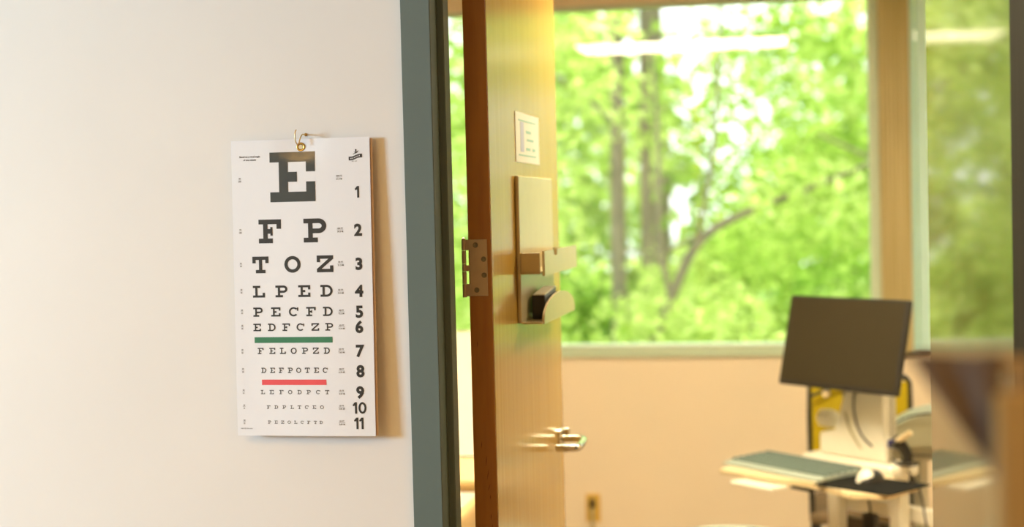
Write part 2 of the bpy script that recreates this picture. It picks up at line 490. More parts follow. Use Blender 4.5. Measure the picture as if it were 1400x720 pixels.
PR = -0.0004                                 # print lies this far in front of the sheet
def put(b, quads):
    """quads: polygons in chart (u, v) coordinates"""
    for q in quads:
        vs = [b.verts.new((u, bend(u, v)+PR, v)) for u, v in q]
        b.faces.new(vs)
def rect(x0, x1, y0, y1): return [(x0, y0), (x1, y0), (x1, y1), (x0, y1)]
def ring(cx, cy, ro, rw, s, a0, a1, n=28, ry=None, rx=None):
    out = []
    for k in range(n):
        a, c = a0+(a1-a0)*k/n, a0+(a1-a0)*(k+1)/n
        Ro, Ry = rw, ro
        out.append([(cx+(Ro-s)*math.cos(a), cy+(Ry-s)*math.sin(a)), (cx+Ro*math.cos(a), cy+Ry*math.sin(a)), (cx+Ro*math.cos(c), cy+Ry*math.sin(c)), (cx+(Ro-s)*math.cos(c), cy+(Ry-s)*math.sin(c))])
    return out
def glyph(c, s=0.2):
    q = s
    if c == 'E': return [rect(0, 1, 1-q, 1), rect(.2, .2+q, q, 1-q), rect(0, 1, 0, q), rect(1-q, 1, 1-2*q, 1-q), rect(1-q, 1, q, 2*q), rect(.2+q, .42+q*.9, .5-q/2, .5+q/2)]
    if c == 'F': return [rect(0, 1, 1-q, 1), rect(.2, .2+q, q, 1-q), rect(0, .62, 0, q), rect(1-q, 1, 1-2*q, 1-q), rect(.2+q, .62, .5-q/2, .5+q/2), rect(.62-q*.5, .62, .5-q*.9, .5+q*.9)]
    if c == 'P': return [rect(0, .66, 1-q, 1), rect(.2, .2+q, q, 1-q), rect(0, .62, 0, q), rect(.2+q, .66, .38, .38+q)] + ring(.66, .69, .31, .34, q, -PI/2, PI/2)
    if c == 'T': return [rect(0, 1, 1-q, 1), rect(.5-q/2, .5+q/2, q, 1-q), rect(.2, .8, 0, q), rect(0, q, 1-2*q, 1-q), rect(1-q, 1, 1-2*q, 1-q)]
    if c == 'O': return ring(.5, .5, .5, .5, q, 0, 2*PI, 48)
    if c == 'Z': return [rect(0, 1, 1-q, 1), rect(0, 1, 0, q), rect(0, q, 1-2*q, 1-q), rect(1-q, 1, q, 2*q), [(0, q), (q*1.45, q), (1, 1-q), (1-q*1.45, 1-q)]]
    if c == 'L': return [rect(0, .62, 1-q, 1), rect(.2, .2+q, q, 1-q), rect(0, 1, 0, q), rect(1-q, 1, q, 2.2*q)]
    if c == 'D': return [rect(0, .52, 1-q, 1), rect(.17, .17+q, q, 1-q), rect(0, .52, 0, q)] + ring(.50, .5, .5, .5, q, -PI/2, PI/2)
    if c == 'C': return ring(.5, .5, .5, .5, q, R(42), R(318), 40) + [rect(1-q*.8, 1, .60, .96)]
def letter(b, c, u, v, w, h, s):
    put(b, [[(u-w/2+x*w, v-h/2+y*h) for x, y in q] for q in glyph(c, s)])
ROWS = [
('E', [-0.0155], 1.617, 0.0901, 0.0859), ('FP', [-0.0609, 0.0249], 1.5193, 0.043, 0.0429), ('TOZ', [-0.0803, -0.0191, 0.0426], 1.4587, 0.0303, 0.0309),
('LPED', [-0.0847, -0.0414, 0.0022, 0.0443], 1.41, 0.0215, 0.0229), ('PECFD', [-0.0873, -0.0531, -0.019, 0.0142, 0.0459], 1.3728, 0.0168, 0.018),
('EDFCZP', [-0.0896, -0.0616, -0.0338, -0.0067, 0.0216, 0.0478], 1.3449, 0.0137, 0.0145), ('FELOPZD', [-0.084, -0.0616, -0.0414, -0.0205, 0.001, 0.0217, 0.0424], 1.302, 0.0112, 0.0111),
('DEFPOTEC', [-0.0788, -0.062, -0.0453, -0.0279, -0.0119, 0.0047, 0.022, 0.0386], 1.2667, 0.0094, 0.0091), ('LEFODPCT', [-0.0815, -0.0647, -0.0458, -0.0291, -0.011, 0.0063, 0.0243, 0.0415], 1.2271, 0.0075, 0.0078),
('FDPLTCEO', [-0.0711, -0.0565, -0.0411, -0.0258, -0.0119, 0.002, 0.0165, 0.031], 1.1998, 0.0065, 0.0066), ('PEZOLCFTD', [-0.0699, -0.0573, -0.0448, -0.0322, -0.0197, -0.0072, 0.0053, 0.0178, 0.0288], 1.1724, 0.0056, 0.0058)]
for ri, (t, us, v, h, w) in enumerate(ROWS):
    s = (0.2, 0.20, 0.20, 0.185, 0.18, 0.17, 0.17, 0.165, 0.155, 0.155, 0.155)[ri]
    for c, u in zip(t, us):
        b = nb()
        if ri == 0:      # the big letter is printed as a fine grid so that its gloss follows the sheet
            letter(b, c, u, v, w, h, s)
            bmesh.ops.subdivide_edges(b, edges=b.edges[:], cuts=5, use_grid_fill=True)
            for q in b.verts: q.co.y = bend(q.co.x, q.co.z) + PR
        else:
            letter(b, c, u, v, w, h, s)
        me_mat = M['ink_gloss'] if ri == 0 else (M['ink'] if ri < 8 else M['ink_grey'])
        o = obj('letter', b, me_mat, CH)
        if ri == 0: o['label'] = 'huge glossy letter E'
def bar(name, u0, u1, v0, v1, m_, lab):
    b = nb(); n = 12
    put(b, [rect(u0+(u1-u0)*k/n, u0+(u1-u0)*(k+1)/n, v0, v1) for k in range(n)])
    o = obj(name, b, m_, CH); o['label'] = lab
bar('colour_bar', -0.0950, 0.0538, 1.3166, 1.3271, M['ink_green'], 'green line')
bar('colour_bar', -0.0828, 0.0405, 1.2400, 1.2498, M['ink_red'], 'red line')

def text_mesh(txt, size, bold=0.0):
    c = bpy.data.curves.new('t', 'FONT')
    c.body = txt; c.size = size; c.align_x = 'CENTER'; c.align_y = 'CENTER'; c.offset = bold; c.resolution_u = 3; c.space_line = 1.0
    o = bpy.data.objects.new('t', c); COL.objects.link(o)
    dg = bpy.context.evaluated_depsgraph_get()
    me = bpy.data.meshes.new_from_object(o.evaluated_get(dg))
    COL.objects.unlink(o); bpy.data.objects.remove(o); bpy.data.curves.remove(c)
    return me
def text_on_chart(name, items, m_):
    """items: (text, u, v, size, bold); centred on the glyphs' own bounds"""
    b = nb()
    for txt, u, v, size, bold in items:
        me = text_mesh(txt, size, bold)
        if not me.vertices: continue
        xs = [q.co.x for q in me.vertices]; ys = [q.co.y for q in me.vertices]
        cx, cy = (min(xs)+max(xs))/2, (min(ys)+max(ys))/2
        n0 = len(b.verts)
        b.from_mesh(me); b.verts.ensure_lookup_table()
        for q in b.verts[n0:]:
            uu, vv = u+q.co.x-cx, v+q.co.y-cy
            q.co = Vector((uu, bend(uu, vv)+PR, vv))
        bpy.data.meshes.remove(me)
    return obj(name, b, m_, CH)
for n, u, v in [(1, 0.1063, 1.5867), (2, 0.1057, 1.5186), (3, 0.1059, 1.4575), (4, 0.1052, 1.4089), (5, 0.1048, 1.3714), (6, 0.104, 1.3444), (7, 0.1047, 1.3008), (8, 0.1044, 1.2645), (9, 0.1032, 1.2262), (10, 0.1017, 1.1984), (11, 0.1003, 1.1706)]:
    if n in (1, 10, 11):
        h, b = 0.0208, nb()
        def one(cx):
            return [rect(cx-.0019, cx+.0019, v-h/2, v+h/2), [(cx-.0019, v+h/2), (cx-.0062, v+h/2-.0050), (cx-.0050, v+h/2-.0076), (cx-.0019, v+h/2-.0058)]]
        if n == 1: put(b, one(u+.001))
        if n == 11: put(b, one(u-.0035) + one(u+.0060))
        if n == 10:
            put(b, one(u-.0070))
            q = ring(0, 0, h/2, .0074, .0037, 0, 2*PI, 36)
            put(b, [[(u+.0050+x, v+y) for x, y in p] for p in q])
        obj('row_number', b, M['ink'], CH)
    else:
        text_on_chart('row_number', [(str(n), u, v, 0.0288, 0.0012)], M['ink'])
FT = ['200', '100', '70', '50', '40', '30', '25', '20', '15', '13', '10']
MT = ['61.0', '30.5', '21.3', '15.2', '12.2', '9.14', '7.62', '6.10', '4.57', '3.96', '3.05']
RP = [(0.0724, 1.6139), (0.0723, 1.5193), (0.0718, 1.4588), (0.071, 1.4087), (0.0713, 1.3718), (0.0712, 1.3447), (0.0699, 1.3017), (0.0695, 1.266), (0.069, 1.2269), (0.0682, 1.1998), (0.0681, 1.1719)]
LP = [(-0.1166, 1.6139), (-0.1175, 1.5208), (-0.1181, 1.4595), (-0.1183, 1.4114), (-0.1181, 1.374), (-0.1183, 1.3459), (-0.1191, 1.3017), (-0.1188, 1.2669), (-0.1186, 1.228), (-0.1181, 1.2004), (-0.1183, 1.1729)]
def rule(u, v, w):
    b = nb(); put(b, [rect(u-w/2, u+w/2, v-.0002, v+.0002)]); return b
for (u, v), f, mm in zip(RP, FT, MT):
    o = text_on_chart('distance_mark', [(f+' FT', u, v+.0026, .0040, .00012), (mm+' M', u, v-.0030, .0040, .00012)], M['ink_light'])
    bm2 = bmesh.new(); bm2.from_mesh(o.data); put(bm2, [rect(u-.0062, u+.0062, v-.0002, v+.0002)]); bm2.to_mesh(o.data); bm2.free()
for (u, v), f in zip(LP, FT):
    o = text_on_chart('acuity_mark', [('20', u, v+.0026, .0036, .00012), (f, u, v-.0030, .0036, .00012)], M['ink_light'])
    bm2 = bmesh.new(); bm2.from_mesh(o.data); put(bm2, [rect(u-.0026, u+.0026, v-.0002, v+.0002)]); bm2.to_mesh(o.data); bm2.free()
text_on_chart('small_print', [('Based on a visual angle', -0.0963, 1.6551, .0043, .00012), ('of one minute', -0.0965, 1.6498, .0043, .00012)], M['ink_grey'])
text_on_chart('small_print', [('PRINTED IN U.S.A.', -0.1138, 1.1606, .0028, .00006)], M['ink_light'])
# maker's emblem: small figure over a waving ribbon
b = nb()
n = 16; ru, rv = 0.1036, 1.6492
def wave(x): return .0011*math.sin(x/.0125*PI*0.9) + x*0.16
for k in range(n):
    x0, x1 = -.0125+.025*k/n, -.0125+.025*(k+1)/n
    put(b, [[(ru+x0, rv-.0033+wave(x0)), (ru+x1, rv-.0033+wave(x1)), (ru+x1, rv+.0033+wave(x1)), (ru+x0, rv+.0033+wave(x0))]])
put(b, ring(ru+.0010, 1.6618, .0016, .0016, .0016, 0, 2*PI, 10))
put(b, [[(ru-.0045, 1.6545), (ru-.0035, 1.6540), (ru+.0045, 1.6592), (ru+.0040, 1.6602)], [(ru-.0030, 1.6588), (ru-.0025, 1.6580), (ru+.0040, 1.6570), (ru+.0042, 1.6580)], [(ru-.0008, 1.6555), (ru+.0010, 1.6555), (ru+.0020, 1.6612), (ru+.0003, 1.6612)], [(ru+.002, 1.6560), (ru+.0062, 1.6602), (ru+.0056, 1.6608), (ru+.0012, 1.6568)]])
obj('maker_emblem', b, M['ink'], CH)
PR = -0.0006
b = nb()
for k in range(8):
    x0 = -.0095+.0024*k
    put(b, [rect(ru+x0, ru+x0+.0010, rv-.0011+wave(x0), rv+.0011+wave(x0))])
obj('emblem_lettering', b, M['paper'], CH)
PR = -0.0004
text_on_chart('small_print', [('EST. 1927', 0.1018, 1.6418, .0024, .00006)], M['ink_light'])
# grommet
b = nb()
yg = bend(0.0004, 1.6706)
t = Matrix.Translation((0.0004, yg-.0004, 1.6706)) @ Matrix.Rotation(PI/2, 4, 'X')
lathe(b, [(.0080, -.0002), (.0084, .0006), (.0078, .0016), (.0064, .0018), (.0048, .0010), (.0042, .0004)], 28, t)
obj('grommet', b, M['brass'], CH, 60)
b = nb(); lathe(b, [(.0041, 0), (.0041, .0009)], 20, t); obj('eyelet', b, M['cream'], CH, 60)

# brass wire hook on the wall
HK = thing('wall_hook', 'bent brass wire hook in the wall above the eye chart grommet', 'hook', (-0.893, 2.68, 1.690))
b = nb(); tube(b, [(.0060, 0.004, .0030), (.0062, -.010, .0030), (.0062, -.020, .0035), (.0040, -.026, -.004), (.0005, -.027, -.0170), (-.0035, -.030, -.0120), (-.0045, -.031, .0000), (-.0038, -.030, .0080), (-.0018, -.029, .0110)], .00115, 10, 2)
obj('hook_wire', b, M['brass_light'], HK, 60)
b = nb(); lathe(b, [(.0030, 0), (.0028, .0016), (.0014, .0022)], 16, Matrix.Translation((.0060, 0, .0030)) @ Matrix.Rotation(PI/2, 4, 'X'))
obj('hook_plate', b, M['brass'], HK, 50)

# ------------------------------------------------------------------ on the door
N = thing('notice_sheet', 'small printed paper sheet taped to the upper door face', 'paper', (XF, 3.215, 1.695))
b = nb()
bx(b, 0.0002, 0.0012, -0.138, 0.140, -0.050, 0.053)
obj('page', b, M['note'], N)
box_obj('printed_column', M['note_blue'], N, 0.0012, 0.0015, -0.085, -0.045, -0.028, 0.034)
box_obj('printed_rule', M['note_teal'], N, 0.0012, 0.0016, -0.105, 0.10, 0.0355, 0.0385)
box_obj('printed_rule', M['note_teal'], N, 0.0012, 0.0016, -0.105, 0.10, -0.0365, -0.0335)
for k, (y0, y1, z0, z1) in enumerate(((-.02, .04, .012, .018), (-.01, .07, -.004, .001), (-.02, .03, -.024, -.018), (.055, .09, -.024, -.018))):
    box_obj('printed_line', M['note_teal'], N, 0.0012, 0.0015, y0, y1, z0, z1)

G = thing('door_organizer', 'cream plastic wall organizer with two trays mounted on the open door', 'organizer', (XF, 3.055, 1.316))
gy = 3.055
b = nb(); bx(b, 0.0005, 0.0085, 0.0, 0.420, 0.0, 0.300, bev=0.003, seg=3)
obj('back_panel', b, M['plastic_cream'], G)
T = bpy.data.objects.new('letter_tray', None); COL.objects.link(T); T.parent = G; T.location = (0.0085, 0.0, 0.100)
box_obj('tray_side', M['plastic_cream'], T, 0, 0.040, 0.000, 0.004, 0.002, 0.043, bev=0.0012)
box_obj('tray_side', M['plastic_cream'], T, 0, 0.040, 0.418, 0.422, 0.002, 0.043, bev=0.0012)
box_obj('tray_floor', M['plastic_cream'], T, 0, 0.040, 0.0, 0.422, 0.0, 0.004)
b = nb()
# front panel with a thumb notch, in local (y, z)
pl = [(0.0, -.004), (0.445, -.004), (0.445, .046), (0.163, .046), (0.160, .034), (0.120, .034), (0.117, .046), (0.0, .046)]
prism(b, pl, 0.0, 0.005, Matrix.Translation((0.043, 0.012, 0)) @ Matrix(((0, 0, 1, 0), (1, 0, 0, 0), (0, 1, 0, 0), (0, 0, 0, 1))))
obj('tray_front', b, M['plastic_cream'], T)
Q = bpy.data.objects.new('pen_tray', None); COL.objects.link(Q); Q.parent = G; Q.location = (0.0085, 0.0, 0.0)
box_obj('tray_floor', M['plastic_cream'], Q, 0, 0.042, 0.0, 0.42, -0.001, 0.003, bev=0.001)
b = nb()
arc = [(0.012, -.002), (0.43, -.002), (0.43, 0.006)] + [(0.221+0.209*math.cos(a), 0.006+0.047*math.sin(a)) for a in [PI*k/24 for k in range(1, 24)]] + [(0.012, 0.006)]
prism(b, arc, 0, 0.005, Matrix.Translation((0.040, 0, 0)) @ Matrix(((0, 0, 1, 0), (1, 0, 0, 0), (0, 1, 0, 0), (0, 0, 0, 1))))
obj('tray_front', b, M['plastic_cream'], Q, 40)
K = thing('black_box', 'small black box with a pale lid in the lower tray of the door organizer', 'box', (-0.544, 3.155, 1.3195))
t = Matrix.Rotation(R(4), 4, 'X')
b = nb(); bx(b, -0.014, 0.014, -0.018, 0.13, 0, 0.050, bev=0.002, mtx=t); obj('box_body', b, M['black'], K)
b = nb(); bx(b, -0.013, 0.013, -0.010, 0.128, 0.0502, 0.0522, mtx=t); o = obj('lid', b, M['white_metal'], K); o['label'] = 'pale lid'

# ------------------------------------------------------------------ tall varnished wooden screen at the right of the doorway
C_ = thing('wooden_screen', 'tall varnished wooden screen panel at the right of the doorway, glossy and mirroring the window', 'screen', (0.3200, 2.2520, 0), R(3.6))
box_obj('panel', M['maple_panel'], C_, 0.0, 0.038, 0.17, 1.05, 0.05, 2.24, bev=0.001, seg=1)
o = box_obj('edge_stile', M['screen_edge'], C_, -0.0015, 0.0395, 0.0, 0.1695, 0.05, 2.24, bev=0.003); o['label'] = 'dark edge stile'
for y in (0.22, 0.90):
    b = nb(); bx(b, -0.035, 0.26, y-0.03, y+0.03, 0.0, 0.03, bev=0.006); bx(b, -0.004, 0.042, y-0.02, y+0.02, 0.028, 0.052)
    obj('foot', b, M['screen_edge'], C_)

# ------------------------------------------------------------------ ceiling lamps (seen mirrored in the window glass)
def troffer(x0, x1, y0, y1, label):
    t = thing('ceiling_light', label, 'light', ((x0+x1)/2, (y0+y1)/2, CE))
    a, c = (x1-x0)/2, (y1-y0)/2
    b = nb()
    bx(b, -a-.03, a+.03, -c-.03, -c, -.03, 0); bx(b, -a-.03, a+.03, c, c+.03, -.03, 0)
    bx(b, -a-.03, -a, -c, c, -.03, 0); bx(b, a, a+.03, -c, c, -.03, 0)
    obj('lamp_frame', b, M['lamp_frame'], t)
    box_obj('diffuser', M['lamp_glow'], t, -a, a, -c, c, -.022, -.004)
    return t
troffer(-1.215, -0.075, 3.58, 4.16, 'long rectangular ceiling light mirrored in the large window')
troffer(0.44, 0.94, 3.62, 4.16, 'short square ceiling light mirrored beside the wooden window post')

# ------------------------------------------------------------------ workstation
O2 = Vector((0.13, 4.88, 0)); TH = R(-45)
def W2(lx, ly, z=0):
    c, s = math.cos(TH), math.sin(TH)
    return (O2.x + c*lx - s*ly, O2.y + s*lx + c*ly, z)
CT = thing('computer_cart', 'white wheeled computer cart carrying monitor and keyboard by the back wall', 'cart', W2(0, 0), TH)
# column plate, tapering upwards
b = nb()
prism(b, [(-.135, .746), (.145, .746), (.145, .805), (.125, .825), (.145, 1.06), (.015, 1.06), (-.060, .825), (-.135, .815)], -0.03, 0.005, Matrix(((1, 0, 0, 0.0), (0, 0, 1, 0.03), (0, 1, 0, 0), (0, 0, 0, 1))))
bmesh.ops.bevel(b, geom=b.edges[:], offset=.006, segments=2, affect='EDGES')
obj('column', b, M['white_metal'], CT)
box_obj('back_plate', M['grey_metal'], CT, 0.05, 0.135, 0.04, 0.06, 0.78, 1.06, bev=.004)
b = nb(); bx(b, -.19, .19, -.03, .10, .705, .745, bev=.012, seg=3); obj('shelf', b, M['white_metal'], CT)
b = nb(); lathe(b, [(.014, -.034), (.027, -.027), (.030, 0), (.026, .027), (.013, .034)], 20, Matrix.Translation((-.150, .06, .850)) @ Matrix.Rotation(PI/2, 4, 'Y'))
obj('clamp_knob', b, M['white_metal'], CT, 50)
# keyboard tray
b = nb(); prism(b, [(-.33, -.06), (-.235, -.335), (.145, -.30), (.32, -.345), (.40, -.28), (.36, -.10), (.15, -.045)], 0.706, 0.722); 
bmesh.ops.bevel(b, geom=[e for e in b.edges], offset=.003, segments=2, affect='EDGES')
obj('keyboard_tray', b, M['cream'], CT)
b = nb(); bx(b, -.145, .035, -.375, -.30, .690, .702, bev=.005, seg=3); o = obj('tray_handle', b, M['white_metal'], CT)
box_obj('tray_arm', M['black'], CT, -.04, .04, -.22, .05, .672, .706)
# posts, rails, base and casters
for x in (-.13, .13):
    box_obj('post', M['white_metal'], CT, x-.022, x+.022, .05, .095, .09, .705, bev=.004)
box_obj('post', M['grey_metal'], CT, .050, .085, .225, .26, .09, .725, bev=.004)
b = nb(); bx(b, -.10, .14, -.02, .02, .725, .765, bev=.004, mtx=Matrix.Translation((.05, .20, 0)) @ Matrix.Rotation(R(45), 4, 'Z')); obj('rail', b, M['grey_metal'], CT)
box_obj('rail', M['white_metal'], CT, -.15, .30, .10, .135, .555, .60, bev=.004)
box_obj('rail', M['dark_wood'], CT, -.15, .30, .105, .13, .47, .53, bev=.004)
for x in (-.2, .27):
    box_obj('base_beam', M['white_metal'], CT, x-.03, x+.03, -.26, .25, .06, .095, bev=.006)
    for y in (-.23, .22):
        b = nb(); cyl(b, (x-.012, y, .03), (x+.012, y, .03), .029, n=20); obj('caster', b, M['black'], CT)
box_obj('base_beam', M['white_metal'], CT, -.17, .24, .04, .27, .06, .090, bev=.006)
b = nb(); tube(b, [(-.055, .03, .97), (-.01, -.01, .86), (.04, .0, .78), (.09, .02, .74)], .0035, 6, 2)
obj('cable', b, M['grey_cord'], CT)
b = nb(); tube(b, [(.03, .0, 1.0), (.02, -.012, .90), (.06, -.012, .81), (.13, .02, .77), (.22, .06, .70), (.24, .07, .55)], .003, 6, 2)
obj('cable', b, M['black'], CT)
b = nb(); tube(b, [(.17, -.12, .70), (.17, -.10, .63), (.16, -.09, .60)], .003, 6, 1); obj('cable', b, M['black'], CT)
b = nb(); bx(b, .14, .185, -.105, -.075, .555, .61, bev=.006); obj('cable_plug', b, M['black'], CT)
b = nb(); tube(b, [(.27, .16, .82), (.33, .14, .70), (.31, .12, .60), (.22, .12, .50), (.20, .14, .35)], .009, 8, 2)
obj('cable_sleeve', b, M['cream'], CT, 60)

# monitor: leaned back, on the cart column
MO = thing('monitor', 'black flat computer monitor, switched off, on the cart column', 'monitor', W2(.04, -.02, .97), TH)
tm = Matrix.Translation((0, -.045, .140)) @ Matrix.Rotation(R(-13), 4, 'X')
b = nb(); bx(b, -.243, .243, -.012, .010, -.143, .143, bev=.005, mtx=tm); obj('bezel', b, M['black'], MO)
b = nb(); bx(b, -.234, .234, -.0135, -.0122, -.128, .134, mtx=tm); obj('screen', b, M['screen'], MO)
b = nb(); bx(b, -.15, .15, .010, .05, -.09, .09, bev=.015, mtx=tm); obj('rear_shell', b, M['black'], MO)
b = nb(); bx(b, -.03, .03, .02, .06, -.04, .02, mtx=tm); bx(b, -.025, .025, .0, .05, .00, .13); obj('mount', b, M['grey_metal'], MO)
b = nb(); lathe(b, [(.008, 0), (.012, .006), (.012, .018), (.006, .022)], 14, Matrix.Translation((-.055, -.055, -.016)) @ Matrix.Rotation(PI/2, 4, 'X')); obj('webcam_knob', b, M['cream'], MO, 40)

# keyboard
KB = thing('keyboard', 'grey-green computer keyboard on the left of the cart tray', 'keyboard', W2(-.075, -.185, .7225), TH + R(-2))
b = nb()
prism(b, [(-.095, 0), (.10, 0), (.10, .018), (-.06, .011), (-.095, .005)], -.215, .215, Matrix(((0, 0, 1, 0), (1, 0, 0, 0), (0, 1, 0, 0), (0, 0, 0, 1))))
bmesh.ops.bevel(b, geom=b.edges[:], offset=.003, segments=2, affect='EDGES')
obj('key_deck', b, M['key_base'], KB)
km = bpy.data.meshes.new('key')
b = nb(); bx(b, -.0085, .0085, -.008, .008, 0, .008, bev=.0018, seg=1); b.to_mesh(km); b.free(); km.materials.append(M['key_grey'])
for r in range(6):
    yy = -.050 + r*.0265 - (0.0 if r < 5 else -.004)
    for c in range(20):
        if r == 0 and 4 <= c <= 8: continue
        o = bpy.data.objects.new('key', km); COL.objects.link(o); o.parent = KB
        o.location = (-.2 + c*.0208 + (.004 if c > 13 else 0), yy, .0105 + (yy+.06)*.044); o.rotation_euler = (R(2.5), 0, 0)
box_obj('space_bar', M['key_grey'], KB, -.125, -.026, -.058, -.042, .0108, .0185, bev=.0018, seg=1)

MP = tag(obj('mouse_pad', bx(nb(), -.13, .13, -.105, .105, 0, .004, bev=.0015), M['pad']), 'thin black mouse pad on the right of the cart tray', 'mouse pad')
MP.location = W2(.275, -.205, .7225); MP.rotation_euler = (0, 0, TH + R(8))
MS = thing('mouse', 'white and black computer mouse on the black mouse pad', 'mouse', W2(.235, -.165, .7268), TH + R(20))
def blob(name, cx, cy, rx, ry, rz, m_, par, z0=0.0):
    b = nb(); bmesh.ops.create_uvsphere(b, u_segments=20, v_segments=12, radius=1)
    for v in b.verts: v.co = Vector((cx+v.co.x*rx, cy+v.co.y*ry, z0+max(v.co.z, -0.02)*rz))
    return obj(name, b, m_, par, 60)
blob('mouse_body', 0, 0, .034, .060, .032, M['black'], MS)
blob('mouse_cap', -.004, -.022, .030, .036, .036, M['white_metal'], MS)
b = nb(); cyl(b, (-.003, -.03, .022), (.003, -.03, .022), .010); obj('mouse_wheel', b, M['printer_top'], MS)
b = nb(); tube(b, [(0, .055, .008), (-.03, .10, .006), (-.08, .13, .006)], .0022, 6, 2); obj('mouse_cord', b, M['black'], MS)

# barcode scanner and connectors beside the column
BS = thing('barcode_scanner', 'black handheld scanner with blue and cream plugs beside the cart column', 'scanner', W2(.20, .03, .745), TH)
b = nb(); tube(b, [(0, 0, 0), (0, .005, .03), (-.01, -.01, .06), (-.02, -.03, .075)], [.016, .016, .018, .022], 12, 1); obj('scanner_body', b, M['black'], BS, 50)
b = nb(); bx(b, -.05, -.02, -.03, -.005, .05, .075, bev=.004); obj('plug', b, M['blue'], BS)
b = nb(); cyl(b, (-.01, -.03, .075), (.035, -.02, .105), .009); obj('plug', b, M['cream'], BS)
b = nb(); bx(b, -.028, .028, -.02, .025, 0, .01, bev=.003); obj('cradle', b, M['black'], BS)

# printer on the cart's rear rail
PT = thing('label_printer', 'grey-green printer with a pale rounded top on the cart behind the scanner', 'printer', W2(.085, .215, .766), TH + R(45))
b = nb()
pp = [(-.11, .0), (.13, .0), (.13, .10)] + [(.13-.24*k/10, .10 + .016*math.sin(PI*k/10) - .055*(k/10)**2) for k in range(1, 11)]
prism(b, pp, -.09, .09, Matrix(((1, 0, 0, 0), (0, 0, 1, 0), (0, 1, 0, 0.012), (0, 0, 0, 1))))
bmesh.ops.bevel(b, geom=b.edges[:], offset=.004, segments=2, affect='EDGES')
obj('printer_body', b, M['printer'], PT, 40)
b = nb()
tp = [(.125-.22*k/10, .1035 + .016*math.sin(PI*k/10) - .055*(k/10)**2) for k in range(0, 11)]
prism(b, tp + [(x, z+.004) for x, z in reversed(tp)], -.08, .08, Matrix(((1, 0, 0, 0), (0, 0, 1, 0), (0, 1, 0, 0.012), (0, 0, 0, 1))))
obj('printer_lid', b, M['printer_top'], PT, 40)
for x in (-.09, .11):
    for y in (-.07, .07):
        b = nb(); cyl(b, (x, y, 0), (x, y, .012), .01); obj('foot', b, M['black'], PT)
b = nb(); tube(b, [(-.115, -.085, .05), (-.05, -.11, .115), (.06, -.115, .125), (.125, -.11, .09), (.13, -.11, .02), (.10, -.11, -.008), (-.05, -.11, -.006)], .003, 6, 2)
obj('printer_cable', b, M['black'], PT)

# yellow-backed chair by the back wall
CR = thing('yellow_chair', 'yellow backed chair with black frame behind the computer cart', 'chair', (0.175, 5.36, 0), R(177))
def arcpanel(w, z0, z1, y, th, n=10, sag=.02):
    b = nb()
    pts = [(-w/2+w*k/n, y+sag*(1-(2*k/n-1)**2)) for k in range(n+1)]
    prism(b, pts + [(x, yy+th) for x, yy in reversed(pts)], z0, z1)
    return b
obj('backrest', arcpanel(.32, .62, .93, -.02, .018), M['yellow'], CR, 40)
b = nb(); tube(b, [(-.165, -.02, .45), (-.17, -.02, .92), (-.15, -.01, .95), (0, .02, .96), (.15, -.01, .95), (.17, -.02, .92), (.165, -.02, .45)], .010, 8, 1)
obj('back_frame', b, M['black'], CR, 50)
b = nb(); tube(b, [(.165, .03, .880), (.05, .045, .935), (-.05, .045, .945)], .006, 6, 1); obj('back_strap', b, M['black'], CR)
b = nb(); bx(b, -.175, .175, -.42, .0, .43, .475, bev=.018, seg=3); obj('seat', b, M['seat_brown'], CR, 40)
for x in (-.16, .16):
    for y in (-.39, -.02):
        b = nb(); cyl(b, (x, y, .435), (x*1.08, y*1.03, 0), .011, .010); obj('leg', b, M['black'], CR, 50)

# stool at the bottom edge of the view
ST = thing('round_stool', 'round grey padded stool standing in front of the back wall', 'stool', (-0.215, 4.30, 0))
b = nb(); lathe(b, [(.06, .555), (.165, .560), (.180, .575), (.182, .600), (.170, .616), (.10, .620), (.001, .621)], 40); obj('seat', b, M['key_base'], ST, 40)
b = nb(); lathe(b, [(.030, .10), (.030, .34), (.018, .345), (.018, .556)], 20); obj('column', b, M['chrome'], ST, 40)
for k in range(5):
    a = 2*PI*k/5+.3
    b = nb(); cyl(b, (.02*math.cos(a), .02*math.sin(a), .105), (.24*math.cos(a), .24*math.sin(a), .07), .018, .012); obj('leg', b, M['chrome'], ST, 50)
    b = nb(); cyl(b, (.24*math.cos(a)-.012, .24*math.sin(a), .029), (.24*math.cos(a)+.012, .24*math.sin(a), .029), .028); bx(b, .24*math.cos(a)-.006, .24*math.cos(a)+.006, .24*math.sin(a)-.006, .24*math.sin(a)+.006, .03, .075); obj('caster', b, M['black'], ST)

# wall outlet, its plug and cord
OU = thing('wall_outlet', 'ivory outlet cover plate low on the back wall', 'outlet', (-0.869, WB, 0.318))
box_obj('cover_plate', M['ivory'], OU, -.030, .030, -.006, 0, -.058, .058, bev=.003)
for z in (-.024, .024):
    b = nb(); lathe(b, [(.017, 0), (.017, .002)], 20, Matrix.Translation((0, -.006, z)) @ Matrix.Rotation(PI/2, 4, 'X')); obj('socket', b, M['ivory'], OU)
PC = thing('power_cord', 'dark plug with a grey cord hanging from the ivory outlet', 'cord', (-0.869, WB-.008, 0.342))
b = nb(); bx(b, -.010, .010, -.030, 0, -.020, .018, bev=.004); obj('plug', b, M['black'], PC)
b = nb(); tube(b, [(0, -.022, -.015), (0, -.030, -.05), (.004, -.022, -.12), (.006, -.02, -.24), (.03, -.03, -.325), (.10, -.05, -.338)], .007, 8, 2); obj('cord', b, M['grey_cord'], PC, 60)

